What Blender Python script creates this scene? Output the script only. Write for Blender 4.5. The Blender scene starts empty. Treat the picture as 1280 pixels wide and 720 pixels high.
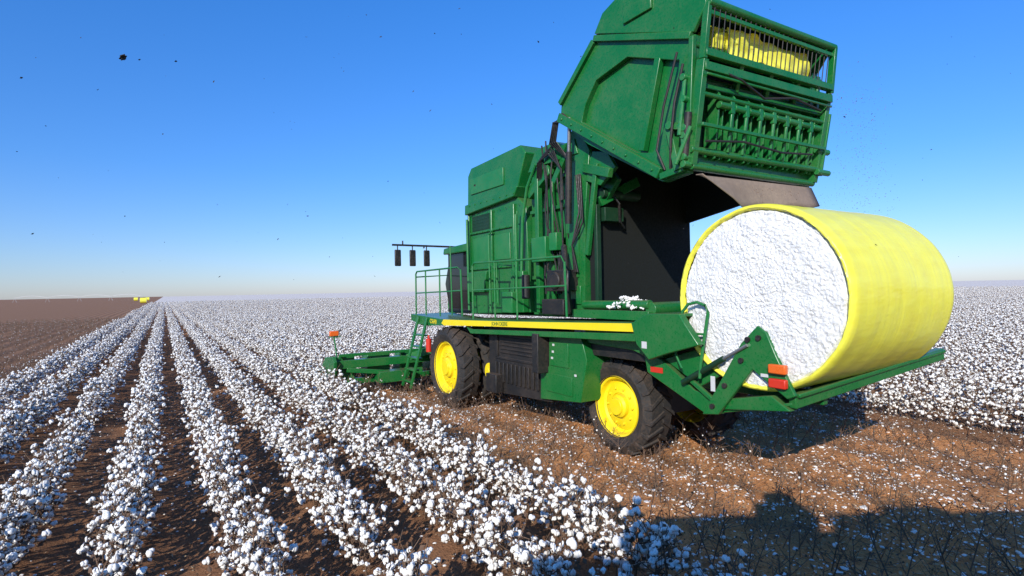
import bpy, bmesh, math, random
import numpy as np
from mathutils import Matrix, Vector, noise
random.seed(7); rng=random.Random(11)
scene=bpy.context.scene; COL=scene.collection
scene.view_settings.view_transform='Standard'; scene.view_settings.look='None'; scene.view_settings.exposure=0

# ------------------------------------------------------------------ frame
F=Vector((-0.528,0.849,0)).normalized(); R=Vector((F.y,-F.x,0)); O=Vector((1.99,9.28,0)); CAM=Vector((0,0,2.8))
ANG=math.atan2(F.y,F.x)
FRAME=Matrix.Translation(O)@Matrix.Rotation(ANG,4,'Z')      # local x=a forward, y=-b (left), z up
def W(a,b,z=0): return O+F*a+R*b+Vector((0,0,z))

# ------------------------------------------------------------------ camera
cd=bpy.data.cameras.new("Camera"); cam=bpy.data.objects.new("Camera",cd); COL.objects.link(cam)
cd.sensor_width=36; cd.lens=36*700/1280; cd.clip_end=12000; cd.clip_start=0.05
cam.matrix_world=Matrix.Translation(CAM)@Matrix.Rotation(math.radians(90.16),4,'X')@Matrix.Rotation(math.radians(-1.12),4,'Z')
scene.camera=cam

# ------------------------------------------------------------------ light
ELEV=math.radians(26); SD=Vector((-0.35,-0.937,0)).normalized()
sunvec=Vector((SD.x*math.cos(ELEV),SD.y*math.cos(ELEV),math.sin(ELEV)))
sl=bpy.data.lights.new("sun",'SUN'); sl.energy=5.0; sl.angle=math.radians(0.53); sl.color=(1,0.95,0.86)
so=bpy.data.objects.new("sun",sl); COL.objects.link(so); so.rotation_euler=sunvec.to_track_quat('Z','Y').to_euler()
w=bpy.data.worlds.new("World"); scene.world=w; w.use_nodes=True; nt=w.node_tree
sky=nt.nodes.new('ShaderNodeTexSky'); sky.sky_type='NISHITA'; sky.sun_disc=False
sky.sun_elevation=ELEV; sky.sun_rotation=math.atan2(SD.x,SD.y); sky.air_density=1.0; sky.dust_density=0.6; sky.ozone_density=2; sky.altitude=900
bg=nt.nodes['Background']; bg.inputs['Strength'].default_value=0.135
tcw=nt.nodes.new('ShaderNodeTexCoord'); sxw=nt.nodes.new('ShaderNodeSeparateXYZ'); nt.links.new(tcw.outputs['Generated'],sxw.inputs[0])
rw=nt.nodes.new('ShaderNodeValToRGB'); nt.links.new(sxw.outputs[2],rw.inputs[0]); e=rw.color_ramp.elements
e[0].position=0.0; e[0].color=(0.66,0.72,1.02,1); e[1].position=0.5; e[1].color=(0.32,1.0,1.80,1)
for p_,c_ in ((0.06,(0.60,0.76,1.10,1)),(0.2,(0.42,0.82,1.36,1))):
    x_=e.new(p_); x_.color=c_
mw=nt.nodes.new('ShaderNodeMix'); mw.data_type='RGBA'; mw.blend_type='MULTIPLY'; mw.inputs[0].default_value=1; mw.clamp_result=False
nt.links.new(sky.outputs[0],mw.inputs[6]); nt.links.new(rw.outputs[0],mw.inputs[7]); nt.links.new(mw.outputs[2],bg.inputs[0])

# ------------------------------------------------------------------ materials
def nodes(m):
    m.use_nodes=True; return m.node_tree, m.node_tree.nodes['Principled BSDF']
def ramp(nt,fac,stops):
    r=nt.nodes.new('ShaderNodeValToRGB'); nt.links.new(fac,r.inputs[0]); e=r.color_ramp.elements
    while len(e)<len(stops): e.new(0.5)
    for i,(p,c) in enumerate(stops): e[i].position=p; e[i].color=(*c,1) if len(c)==3 else c
    return r.outputs[0]
def mix(nt,f,a,b):
    n=nt.nodes.new('ShaderNodeMix'); n.data_type='RGBA'
    for s,v in ((n.inputs[0],f),(n.inputs[6],a),(n.inputs[7],b)):
        if hasattr(v,'links'): nt.links.new(v,s)
        elif isinstance(v,(int,float)): s.default_value=v
        else: s.default_value=(*v,1)
    return n.outputs[2]
def mathn(nt,op,a,b=None,clamp=False):
    n=nt.nodes.new('ShaderNodeMath'); n.operation=op; n.use_clamp=clamp
    for s,v in zip(n.inputs,(a,b)):
        if v is None: continue
        if hasattr(v,'links'): nt.links.new(v,s)
        else: s.default_value=v
    return n.outputs[0]
def noisen(nt,vec,scale,detail=4,rough=0.6):
    n=nt.nodes.new('ShaderNodeTexNoise'); n.inputs['Scale'].default_value=scale; n.inputs['Detail'].default_value=detail; n.inputs['Roughness'].default_value=rough
    if vec is not None: nt.links.new(vec,n.inputs['Vector'])
    return n.outputs[0]
def tc(nt): return nt.nodes.new('ShaderNodeTexCoord').outputs['Object']
def bump(nt,bs,h,strength,dist):
    b=nt.nodes.new('ShaderNodeBump'); b.inputs['Strength'].default_value=strength; b.inputs['Distance'].default_value=dist
    nt.links.new(h,b.inputs['Height']); nt.links.new(b.outputs[0],bs.inputs['Normal'])
def paint(name,c,rough=0.35,dust=0.25,dustc=(0.30,0.20,0.13),metal=0,bs_=0.0,sc=3.0):
    m=bpy.data.materials.new(name); nt,bs=nodes(m); v=tc(nt)
    n1=noisen(nt,v,sc*.6,6,0.65); n2=noisen(nt,v,sc*9,4,0.7)
    base=mix(nt,n1,[x*0.82 for x in c],[min(1,x*1.15) for x in c])
    d=mathn(nt,'MULTIPLY',n1,n2)
    f=ramp(nt,d,[(0.2,(0,0,0)),(0.5,(dust,)*3)])
    col=mix(nt,f,base,dustc)
    # dust lies on upward-facing surfaces
    if dust>0.1:
        gn=nt.nodes.new('ShaderNodeNewGeometry'); sp=nt.nodes.new('ShaderNodeSeparateXYZ'); nt.links.new(gn.outputs['Normal'],sp.inputs[0])
        up=ramp(nt,sp.outputs[2],[(0.6,(0,0,0)),(0.95,(0.45,)*3)]); col=mix(nt,mathn(nt,'MULTIPLY',up,n2),col,dustc)
    nt.links.new(col,bs.inputs['Base Color'])
    nt.links.new(ramp(nt,n2,[(0.3,(rough*0.8,)*3),(0.7,(min(1,rough*1.5),)*3)]),bs.inputs['Roughness'])
    bs.inputs['Metallic'].default_value=metal
    if bs_: bump(nt,bs,n2,bs_,0.02)
    return m
GREEN=paint("green_paint",(0.005,0.140,0.027),0.28,0.18)
GREEN2=paint("green_paint_frame",(0.008,0.17,0.038),0.34,0.22)
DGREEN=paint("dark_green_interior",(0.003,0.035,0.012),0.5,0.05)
VOID=paint("shade_black_interior",(0.003,0.0045,0.003),0.85,0.0,(0.02,0.02,0.02))  # near-black base colour paints in the shade inside the open chamber
BLACK=paint("black_steel",(0.010,0.010,0.010),0.5,0.16)
RUBBER=paint("tyre_rubber",(0.018,0.017,0.016),0.8,0.5,(0.20,0.13,0.085),bs_=0.3)
YEL=paint("yellow_paint",(0.92,0.68,0.008),0.35,0.16)
GLASS=paint("dark_glass",(0.01,0.014,0.016),0.06,0.02)
STEEL=paint("steel",(0.35,0.35,0.35),0.3,0.2,metal=0.8)
RED=paint("red_paint",(0.6,0.03,0.01),0.4,0.1)
ORANGE=paint("orange_lens",(0.75,0.13,0.015),0.25,0.05)
WHITE=paint("white_decal",(0.6,0.6,0.58),0.5,0.3)
FLAP=paint("dusty_flap",(0.22,0.16,0.12),0.85,0.8,(0.38,0.28,0.20))
def wrapmat():
    m=bpy.data.materials.new("yellow_wrap_film"); nt,bs=nodes(m); v=tc(nt)
    mp=nt.nodes.new('ShaderNodeMapping'); mp.inputs['Scale'].default_value=(1,0.25,1); nt.links.new(v,mp.inputs[0])
    mp2=nt.nodes.new('ShaderNodeMapping'); mp2.inputs['Scale'].default_value=(0.5,7,0.5); nt.links.new(v,mp2.inputs[0])
    n=noisen(nt,mp.outputs[0],5,5,0.6); n2=noisen(nt,mp.outputs[0],30,3,0.6); n3=noisen(nt,mp2.outputs[0],2,4,0.6)
    c=ramp(nt,n,[(0.3,(0.84,0.76,0.05)),(0.7,(0.90,0.86,0.10))])
    dn=noisen(nt,v,4,6,0.7); f=ramp(nt,dn,[(0.5,(0,0,0)),(0.8,(0.3,)*3)])
    nt.links.new(mix(nt,f,c,(0.75,0.55,0.12)),bs.inputs['Base Color'])
    bs.inputs['Roughness'].default_value=0.33
    bump(nt,bs,mathn(nt,'ADD',mathn(nt,'ADD',n,mathn(nt,'MULTIPLY',n2,0.2)),mathn(nt,'MULTIPLY',n3,0.5)),0.22,0.05)
    return m
WRAP=wrapmat()
def cottonmat(name,bs_=0.5,sc=70,lo=(0.70,0.66,0.60),hi=(0.90,0.88,0.84)):
    m=bpy.data.materials.new(name); nt,bs=nodes(m); v=tc(nt)
    n=noisen(nt,v,sc,4,0.7)
    nt.links.new(ramp(nt,n,[(0.3,lo),(0.55,hi)]),bs.inputs['Base Color']); bs.inputs['Roughness'].default_value=1
    bs.inputs['Specular IOR Level'].default_value=0.05
    bump(nt,bs,n,bs_,0.012); return m
COTTON=cottonmat("cotton_fibre")
def facemat():
    m=bpy.data.materials.new("packed_cotton"); nt,bs=nodes(m); v=tc(nt)
    n=noisen(nt,v,45,8,0.8)
    c=ramp(nt,n,[(0.28,(0.45,0.41,0.36)),(0.44,(0.82,0.81,0.78)),(0.65,(0.89,0.885,0.87))])
    sp=noisen(nt,v,85,2,0.5); f=ramp(nt,sp,[(0.64,(0,0,0)),(0.72,(0.7,)*3)])
    nt.links.new(mix(nt,f,c,(0.36,0.28,0.2)),bs.inputs['Base Color']); bs.inputs['Roughness'].default_value=1
    bs.inputs['Specular IOR Level'].default_value=0.05
    bump(nt,bs,n,0.7,0.03); return m
FACE=facemat()
def simple(name,c,rough=0.9,var=0.4,sc=20):
    m=bpy.data.materials.new(name); nt,bs=nodes(m); v=tc(nt); n=noisen(nt,v,sc,3,0.6)
    nt.links.new(mix(nt,n,[x*(1-var) for x in c],[x*(1+var) for x in c]),bs.inputs['Base Color']); bs.inputs['Roughness'].default_value=rough
    return m
STEM=simple("dry_stem",(0.15,0.09,0.055)); LEAF=simple("dry_leaf",(0.13,0.075,0.045)); TRASH=simple("crop_trash",(0.15,0.08,0.04)); STRAW=simple("dry_straw",(0.50,0.34,0.19))
SPECK=simple("dark_leaf_scrap",(0.03,0.025,0.02))

# ------------------------------------------------------------------ mesh helpers (a,b,z)
class G:
    def __init__(s): s.v=[]; s.f=[]; s.m=[]
    def add(s,v,f,mi=0):
        o=len(s.v); s.v+=[tuple(p) for p in v]; s.f+=[tuple(i+o for i in q) for q in f]; s.m+=[mi]*len(f); return s
    def box(s,a0,a1,b0,b1,z0,z1,mi=0):
        v=[(a,-b,z) for a in (a0,a1) for b in (b0,b1) for z in (z0,z1)]
        return s.add(v,[(0,1,3,2),(4,6,7,5),(0,4,5,1),(2,3,7,6),(0,2,6,4),(1,5,7,3)],mi)
    def prism(s,poly,b0,b1,mi=0):
        n=len(poly); v=[(a,-b0,z) for a,z in poly]+[(a,-b1,z) for a,z in poly]
        f=[tuple(range(n)),tuple(range(2*n-1,n-1,-1))]+[(i,(i+1)%n,(i+1)%n+n,i+n) for i in range(n)]
        return s.add(v,f,mi)
    def ring(s,out,inn,b0,b1,mi=0):
        n=len(out); v=[(a,-b,z) for b in (b0,b1) for P in (out,inn) for a,z in P]; f=[]
        for i in range(n):
            j=(i+1)%n
            f+=[(i,j,n+j,n+i),(2*n+i,3*n+i,3*n+j,2*n+j),(i,2*n+i,2*n+j,j),(n+i,n+j,3*n+j,3*n+i)]
        return s.add(v,f,mi)
    def tube(s,pts,r,n=8,mi=0,r2=None):
        P=[Vector((a,-b,z)) for a,b,z in pts]; v=[];f=[]
        for k,p in enumerate(P):
            t=(P[min(k+1,len(P)-1)]-P[max(k-1,0)]).normalized()
            u=t.cross(Vector((0.31,0.2,0.93))); 
            if u.length<0.05: u=t.cross(Vector((1,0,0)))
            u.normalize(); w_=t.cross(u); rr=r if r2 is None else r+(r2-r)*k/(len(P)-1)
            for i in range(n):
                an=2*math.pi*i/n; v.append(p+u*rr*math.cos(an)+w_*rr*math.sin(an))
        for k in range(len(P)-1):
            for i in range(n): f.append((k*n+i,k*n+(i+1)%n,(k+1)*n+(i+1)%n,(k+1)*n+i))
        f+= [tuple(range(n))[::-1], tuple((len(P)-1)*n+i for i in range(n))]
        return s.add(v,f,mi)
    def beam(s,p,q,wd,ht,mi=0):
        p=Vector((p[0],-p[1],p[2])); q=Vector((q[0],-q[1],q[2])); t=(q-p).normalized()
        up=Vector((0,0,1)) if abs(t.z)<0.95 else Vector((1,0,0)); u=t.cross(up).normalized(); w_=u.cross(t)
        v=[e+u*x*wd/2+w_*y*ht/2 for e in (p,q) for x,y in ((-1,-1),(1,-1),(1,1),(-1,1))]
        return s.add(v,[(3,2,1,0),(4,5,6,7),(0,1,5,4),(1,2,6,5),(2,3,7,6),(3,0,4,7)],mi)
    def lathe(s,ca,cz,prof,n=48,mi=0,closed=False):
        v=[];f=[]; m=len(prof)
        for i in range(n):
            an=2*math.pi*i/n
            for r,b in prof: v.append((ca+r*math.cos(an),-b,cz+r*math.sin(an)))
        for i in range(n):
            j=(i+1)%n
            for k in range(m if closed else m-1):
                l=(k+1)%m; f.append((i*m+k,j*m+k,j*m+l,i*m+l))
        return s.add(v,f,mi)
    def cyl(s,p,q,r,n=20,mi=0): return s.tube([p,q],r,n,mi)
def finish(me,smooth=35):
    bm=bmesh.new(); bm.from_mesh(me); bmesh.ops.recalc_face_normals(bm,faces=bm.faces); bm.to_mesh(me); bm.free()
    me.shade_smooth(); me.set_sharp_from_angle(angle=math.radians(smooth))
def mk(name,g,mats,parent=None,bev=0.0,label=None,smooth=35,recalc=True):
    me=bpy.data.meshes.new(name); me.from_pydata(g.v,[],g.f)
    if not isinstance(mats,(list,tuple)): mats=[mats]
    for m in mats: me.materials.append(m)
    me.polygons.foreach_set('material_index',g.m)
    if recalc: finish(me,smooth)
    ob=bpy.data.objects.new(name,me); COL.objects.link(ob)
    if parent: ob.parent=parent
    if bev:
        b=ob.modifiers.new("bevel",'BEVEL'); b.width=bev; b.segments=2; b.limit_method='ANGLE'; b.angle_limit=math.radians(40)
    if label: ob["label"]=label
    return ob
def boxes(name,lst,mat,parent,bev=.015):
    for bx_ in lst: mk(name,G().box(*bx_),mat,parent,bev)
def empty(name,parent=None,mat=None):
    e=bpy.data.objects.new(name,None); COL.objects.link(e); e.empty_display_size=0.3
    if parent: e.parent=parent
    if mat is not None: e.matrix_local=mat
    return e

# ------------------------------------------------------------------ ground
B0=-2.93; DR=1.01; EDGE=-2.42; REDGE=5.6; LEFT=-10.55; AH=9.9
def zone(a,b):
    if b<LEFT: return 'brown'
    if b<EDGE or b>REDGE or a>AH: return 'cotton'
    return 'cut'
def sstep(x): x=max(0,min(1,x)); return x*x*(3-2*x)
def gh(a,b):
    c=sstep((b-EDGE)/1.0)*sstep((REDGE-b)/1.0)*sstep((AH-a)/1.5)*sstep((a+30)/10)
    z=0.045*math.cos(2*math.pi*(b-B0)/DR)*(1-.45*c)-0.09*c
    z+=0.035*noise.noise(Vector((a*0.7,b*0.7,0)))+0.022*noise.noise(Vector((a*3,b*3,4)))
    d=math.hypot(a+7,b+6.6)
    if d>60: z*=max(0,1-(d-60)/30)
    return z
def axis(lo,hi,st,far):
    xs=list(np.arange(lo,hi+1e-6,st)); s=st; x=hi
    while x<far: s*=1.35; x+=s; xs.append(x)
    s=st; x=lo
    while x>-far: s*=1.35; x-=s; xs.insert(0,x)
    return xs
As=axis(-16,45,0.2,7000); Bs=axis(-16,12,0.12,7000)
vs=[(a,-b,gh(a,b)) for a in As for b in Bs]; nb=len(Bs)
fs=[(i*nb+j,i*nb+j+1,(i+1)*nb+j+1,(i+1)*nb+j) for i in range(len(As)-1) for j in range(nb-1)]
gm=bpy.data.meshes.new("ground"); gm.from_pydata(vs,[],fs); finish(gm,180)
m=bpy.data.materials.new("red_soil"); nt,bs=nodes(m); v=tc(nt)
sx=nt.nodes.new('ShaderNodeSeparateXYZ'); nt.links.new(v,sx.inputs[0]); X,Y=sx.outputs[0],sx.outputs[1]
nb1=noisen(nt,v,0.8,6,0.6); nb2=noisen(nt,v,9,6,0.7); nb3=noisen(nt,v,45,4,0.7)
soil=ramp(nt,nb2,[(0.3,(0.48,0.19,0.070)),(0.5,(0.70,0.31,0.12)),(0.72,(0.80,0.41,0.18))])
soil=mix(nt,ramp(nt,nb1,[(0.45,(0,0,0)),(0.66,(0.65,)*3)]),soil,(0.34,0.17,0.085))
fl=ramp(nt,nb3,[(0.38,(0.7,)*3),(0.45,(0,0,0))]); soil=mix(nt,fl,soil,(0.17,0.09,0.05))
fw=ramp(nt,noisen(nt,v,28,3,0.6),[(0.66,(0,0,0)),(0.70,(0.9,)*3)]); soil=mix(nt,fw,soil,(0.68,0.64,0.58))
wob=mathn(nt,'MULTIPLY',mathn(nt,'SUBTRACT',nb1,0.5),0.5)
Yw=mathn(nt,'ADD',Y,wob)
brown=mathn(nt,'GREATER_THAN',Yw,-LEFT)
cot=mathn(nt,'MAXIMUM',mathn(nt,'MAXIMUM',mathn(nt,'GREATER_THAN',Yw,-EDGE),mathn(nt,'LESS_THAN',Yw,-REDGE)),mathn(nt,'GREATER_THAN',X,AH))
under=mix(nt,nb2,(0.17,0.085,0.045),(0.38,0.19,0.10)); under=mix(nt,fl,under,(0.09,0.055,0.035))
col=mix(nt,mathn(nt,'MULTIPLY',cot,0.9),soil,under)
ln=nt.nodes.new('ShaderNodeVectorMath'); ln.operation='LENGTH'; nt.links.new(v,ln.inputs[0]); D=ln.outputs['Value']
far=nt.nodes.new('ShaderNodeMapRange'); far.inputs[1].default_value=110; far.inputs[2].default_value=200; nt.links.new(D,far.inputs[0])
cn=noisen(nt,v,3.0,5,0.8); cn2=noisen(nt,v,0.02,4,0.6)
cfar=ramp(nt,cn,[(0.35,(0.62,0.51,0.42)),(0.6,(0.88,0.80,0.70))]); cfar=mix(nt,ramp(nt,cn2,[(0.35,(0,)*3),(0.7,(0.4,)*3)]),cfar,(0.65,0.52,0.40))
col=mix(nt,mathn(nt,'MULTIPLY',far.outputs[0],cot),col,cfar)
bf=ramp(nt,nb2,[(0.3,(0.22,0.11,0.06)),(0.6,(0.44,0.235,0.13))]); bf=mix(nt,fw,bf,(0.6,0.55,0.5))
rowm=mathn(nt,'MULTIPLY',mathn(nt,'ADD',mathn(nt,'SINE',mathn(nt,'MULTIPLY',Y,2*math.pi/DR)),1.0),0.25)
bf=mix(nt,rowm,bf,(0.10,0.06,0.04))
col=mix(nt,brown,col,bf)
nt.links.new(col,bs.inputs['Base Color']); bs.inputs['Roughness'].default_value=1; bs.inputs['Specular IOR Level'].default_value=0.1
bump(nt,bs,mathn(nt,'ADD',nb2,mathn(nt,'MULTIPLY',nb3,0.5)),0.9,0.06)
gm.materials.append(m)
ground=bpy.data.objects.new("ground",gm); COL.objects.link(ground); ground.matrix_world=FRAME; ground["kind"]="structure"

# ------------------------------------------------------------------ plants
def ico(sub):
    bm=bmesh.new(); bmesh.ops.create_icosphere(bm,subdivisions=sub,radius=1); bm.verts.ensure_lookup_table()
    v=np.array([x.co[:] for x in bm.verts]); f=[tuple(q.index for q in p.verts) for p in bm.faces]; bm.free(); return v,f
I1=ico(1); I2=ico(2)
def boll(g,c,r,R_,I=I2,lobes=4,mi=0):
    V,Fc=I; ph=R_.random()*6.28
    for k in range(lobes):
        an=ph+k*2*math.pi/lobes+R_.uniform(-.3,.3); off=np.array([math.cos(an)*0.5,math.sin(an)*0.5,R_.uniform(-.45,.35)])*r
        s=np.array([R_.uniform(.45,.78),R_.uniform(.45,.78),R_.uniform(.5,1.0)])*r
        vv=V*s*(1+np.array([R_.uniform(-.15,.15) for _ in range(len(V))])[:,None])+off+np.array(c)
        g.add(vv.tolist(),Fc,mi)
def stick(g,p,q,r,mi=0,n=3):
    p=Vector(p); q=Vector(q); g.tube([(p.x,-p.y,p.z),(q.x,-q.y,q.z)],r,n,mi,r*0.6)
def leaf(g,c,s,R_,mi):
    n=Vector((R_.uniform(-1,1),R_.uniform(-1,1),R_.uniform(-1,1))).normalized(); u=n.orthogonal().normalized(); w_=n.cross(u); c=Vector(c)
    g.add([c-u*s,c+w_*s*.7+n*s*.2,c+u*s,c-w_*s*.7+n*s*.2],[(0,1,2,3)],mi)
def plant(seed):
    R_=random.Random(seed); S=G(); Bo=G(); h=R_.uniform(.46,.66)
    top=(R_.uniform(-.05,.05),R_.uniform(-.05,.05),h); stick(S,(0,0,-.06),top,.009,0,4)
    k=15; ang=R_.random()*6
    for i in range(k):
        t=.2+.8*i/k; base=Vector(top)*t; base.z=h*t; ang+=2.4+R_.uniform(-.5,.5)
        L=R_.uniform(.12,.33)*(1.15-.5*t); e=base+Vector((math.cos(ang)*L,math.sin(ang)*L,R_.uniform(-.02,.13)))
        mid=(base+e)/2+Vector((0,0,.03)); stick(S,base,mid,.006); stick(S,mid,e+Vector((0,0,.02)),.005)
        stick(S,mid,mid+Vector((R_.uniform(-.1,.1),R_.uniform(-.1,.1),.14)),.004)
        for q,pr,lo,hi in ((e,1,.020,.037),(mid,.8,.018,.032),(base.lerp(e,.78),.5,.015,.028)):
            if R_.random()<pr:
                q=q+Vector((R_.uniform(-.05,.05),R_.uniform(-.05,.05),R_.uniform(-.04,.05))); r=R_.uniform(lo,hi); boll(Bo,tuple(q),r,R_,I2,R_.choice((3,4,5)))
                for _ in range(4): leaf(S,tuple(q+Vector((R_.uniform(-1,1),R_.uniform(-1,1),R_.uniform(-1,-.2)))*r),r*.65,R_,1)
        for _ in range(4): leaf(S,tuple(mid.lerp(e,R_.random())+Vector((R_.uniform(-.06,.06),R_.uniform(-.06,.06),R_.uniform(-.08,.05)))),R_.uniform(.014,.032),R_,1)
    boll(Bo,top,R_.uniform(.02,.032),R_)
    return S,Bo
def stalk(seed):
    R_=random.Random(seed+100); S=G(); h=R_.uniform(.32,.62)
    top=Vector((R_.uniform(-.1,.1),R_.uniform(-.1,.1),h)); stick(S,(0,0,-.05),top,.007,0,4)
    ang=R_.random()*6
    for i in range(R_.randint(7,10)):
        t=R_.uniform(.2,.95); b=top*t; ang+=2.4; L=R_.uniform(.06,.2); e=b+Vector((math.cos(ang)*L,math.sin(ang)*L,R_.uniform(.04,.16))); stick(S,b,e,.004)
        if R_.random()<.7: leaf(S,e,.016,R_,1)
    for _ in range(3):
        if R_.random()<.5:
            V,Fc=I1; c=top*R_.uniform(.1,1)+Vector((R_.uniform(-.06,.06),R_.uniform(-.06,.06),0)); r=R_.uniform(.010,.022); S.add([(c.x+p[0]*r,c.y+p[1]*r,c.z+p[2]*r) for p in V],Fc,2)
    return S
def meshof(name,g,mats):
    me=bpy.data.meshes.new(name); me.from_pydata(g.v,[],g.f)
    for m in mats: me.materials.append(m)
    me.polygons.foreach_set('material_index',g.m); me.update(); return me
NV=8
PM=[]; 
for s in range(NV):
    S,Bo=plant(s); a_=meshof("cotton_plant",S,[STEM,LEAF]); b_=meshof("crown",Bo,[COTTON]); b_.shade_smooth(); PM.append((a_,b_))
SM=[meshof("cotton_stalk",stalk(s),[STEM,LEAF,COTTON]) for s in range(6)]

def visible(p,mx=0.0):
    if p.y<2.2: return False
    return abs(p.x/p.y)<0.93+mx and p.y>4.9
near=[];rest=[]
r_=random.Random(5)
def row_ok(a,b):
    p=W(a,b); 
    if p.y<1.2 and p.x>-2.6: return None
    if p.y<-2 or abs(p.x)>(max(p.y,0)*1.12+6): return None
    return p
for i in range(-290,290):
    b=B0+DR*i
    if b<LEFT+0.1: continue
    a=-40.0
    while a<260:
        d=math.hypot(a+7,b+6.6)
        st=0.20 if d<45 else (0.36 if d<85 else 0.8); sc=1.0 if d<45 else (1.1 if d<85 else 1.3)
        a+=st*r_.uniform(.75,1.25)
        if not (b<EDGE or b>REDGE or a>AH): continue
        if d>230: continue
        bb=b+r_.gauss(0,.035)+.05*noise.noise(Vector((a*.4,b,5)))
        p=row_ok(a,bb)
        if p is None: continue
        if r_.random()<.04 or noise.noise(Vector((a*.5,b*1.3,2)))<-.48: continue
        z=gh(a,bb) if d<60 else 0
        item=(d,p.x,p.y,z,r_.uniform(0,6.28),sc*r_.uniform(.78,1.2),r_.uniform(-.14,.14),r_.uniform(-.14,.14))
        (near if (visible(p) and d<22) else rest).append(item)
near.sort(key=lambda t:t[0]); rest+=near[300:]; near=near[:300]
src_pairs=[]
for i,t in enumerate(near):
    a_,b_=PM[i%NV]
    o=bpy.data.objects.new("cotton_plant",a_); COL.objects.link(o)
    o.location=t[1:4]; o.rotation_euler=(t[6],t[7],t[4]); o.scale=(t[5],)*3
    o["label"]="dry cotton plant with open white bolls on red soil"; o["category"]="cotton plant"; o["group"]="cotton plants standing in rows"
    c=bpy.data.objects.new("crown",b_); COL.objects.link(c); c.parent=o
    if i<NV: src_pairs.append([o,c])
def scatter(name,items,sources,label):
    me=bpy.data.meshes.new(name); me.from_pydata([(t[1],t[2],t[3]) for t in items],[],[])
    at=me.attributes.new('scl','FLOAT','POINT'); at.data.foreach_set('value',[t[5] for t in items])
    at=me.attributes.new('rotv','FLOAT_VECTOR','POINT'); at.data.foreach_set('vector',[c for t in items for c in (t[6],t[7],t[4])])
    ob=bpy.data.objects.new(name,me); COL.objects.link(ob)
    ng=bpy.data.node_groups.new(name,'GeometryNodeTree'); ng.interface.new_socket('Geometry',in_out='INPUT',socket_type='NodeSocketGeometry'); ng.interface.new_socket('Geometry',in_out='OUTPUT',socket_type='NodeSocketGeometry')
    N=ng.nodes; Lk=ng.links; gi=N.new('NodeGroupInput'); go=N.new('NodeGroupOutput'); ip=N.new('GeometryNodeInstanceOnPoints'); J=N.new('GeometryNodeJoinGeometry')
    for src in sources:
        j=N.new('GeometryNodeJoinGeometry')
        for s in src:
            oi=N.new('GeometryNodeObjectInfo'); oi.inputs['Object'].default_value=s; oi.transform_space='ORIGINAL'; Lk.new(oi.outputs['Geometry'],j.inputs[0])
        gt=N.new('GeometryNodeGeometryToInstance'); Lk.new(j.outputs[0],gt.inputs[0]); Lk.new(gt.outputs[0],J.inputs[0])
    Lk.new(gi.outputs[0],ip.inputs['Points']); Lk.new(J.outputs[0],ip.inputs['Instance']); ip.inputs['Pick Instance'].default_value=True
    n1=N.new('GeometryNodeInputNamedAttribute'); n1.data_type='FLOAT'; n1.inputs['Name'].default_value='scl'; Lk.new(n1.outputs['Attribute'],ip.inputs['Scale'])
    n2=N.new('GeometryNodeInputNamedAttribute'); n2.data_type='FLOAT_VECTOR'; n2.inputs['Name'].default_value='rotv'; Lk.new(n2.outputs['Attribute'],ip.inputs['Rotation'])
    Lk.new(ip.outputs[0],go.inputs[0])
    md=ob.modifiers.new("scatter",'NODES'); md.node_group=ng
    ob["kind"]="stuff"; ob["label"]=label; return ob
scatter("cotton_field",rest,src_pairs,"rows of dry cotton plants full of white bolls")

# stalks in the cut strip and the brown field
sn=[];sr=[]
for i in range(-60,12):
    b=B0+DR*i
    z_=zone(0,b)
    if z_=='cotton': continue
    a=-22.0
    while a<(AH-.3 if z_=='cut' else 75):
        d=math.hypot(a+7,b+6.6); a+=(0.085 if d<30 else .26)*r_.uniform(.5,1.5)
        bb=b+r_.gauss(0,.10); p=row_ok(a,bb)
        if p is None: continue
        it=(d,p.x,p.y,gh(a,bb),r_.uniform(0,6.28),r_.uniform(.45,1.15),r_.uniform(-.45,.45),r_.uniform(-.45,.45))
        wheel=(abs(b-(-.4))<.5 or abs(b-2.5)<.5)
        if wheel and z_=='cut' and r_.random()<.6: continue
        (sn if visible(p) and z_=='cut' and d<22 else sr).append(it)
sn.sort(key=lambda t:t[0]); sr+=sn[300:]; sn=sn[:300]; ss=[]
for i,t in enumerate(sn):
    o=bpy.data.objects.new("cotton_stalk",SM[i%6]); COL.objects.link(o); o.location=t[1:4]; o.rotation_euler=(t[6],t[7],t[4]); o.scale=(t[5],)*3
    o["label"]="bare brown stripped cotton stalk on red soil"; o["category"]="cotton stalk"; o["group"]="stripped stalks left behind the harvester"
    if i<6: ss.append([o])
scatter("stubble",sr,ss,"stripped brown cotton stalks")

# litter
L1=G(); V,Fc=I1
for _ in range(26000):
    a=r_.uniform(-9,10); b=r_.uniform(-2.6,8)
    if noise.noise(Vector((a*.6,b*.9,9)))+.45*math.cos(2*math.pi*(b-B0)/DR)<r_.uniform(-.7,.5): continue
    p=W(a,b); 
    if p.y<2: continue
    r=r_.uniform(.005,.018)*(1.7 if r_.random()<.14 else 1); z=gh(a,b)+r*.4
    j=[r_.uniform(.6,1.3) for _ in V]; sx_,sy_=r_.uniform(.7,1.8),r_.uniform(.7,1.8)
    L1.add([(p.x+q[0]*r*k*sx_,p.y+q[1]*r*k*sy_,z+q[2]*r*.6*k) for q,k in zip(V,j)],Fc)
for _ in range(3500):
    a=r_.uniform(-9,12); b=r_.uniform(-10.5,-2.6); p=W(a,b)
    if p.y<2: continue
    r=r_.uniform(.006,.018); z=gh(a,b)+r*.4
    L1.add([(p.x+q[0]*r*1.3,p.y+q[1]*r,z+q[2]*r*.6) for q in V],Fc)
lo=mk("cotton_litter",L1,COTTON,recalc=False); lo["kind"]="stuff"; lo["label"]="loose white cotton lint scattered on soil"
L2=G()
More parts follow.
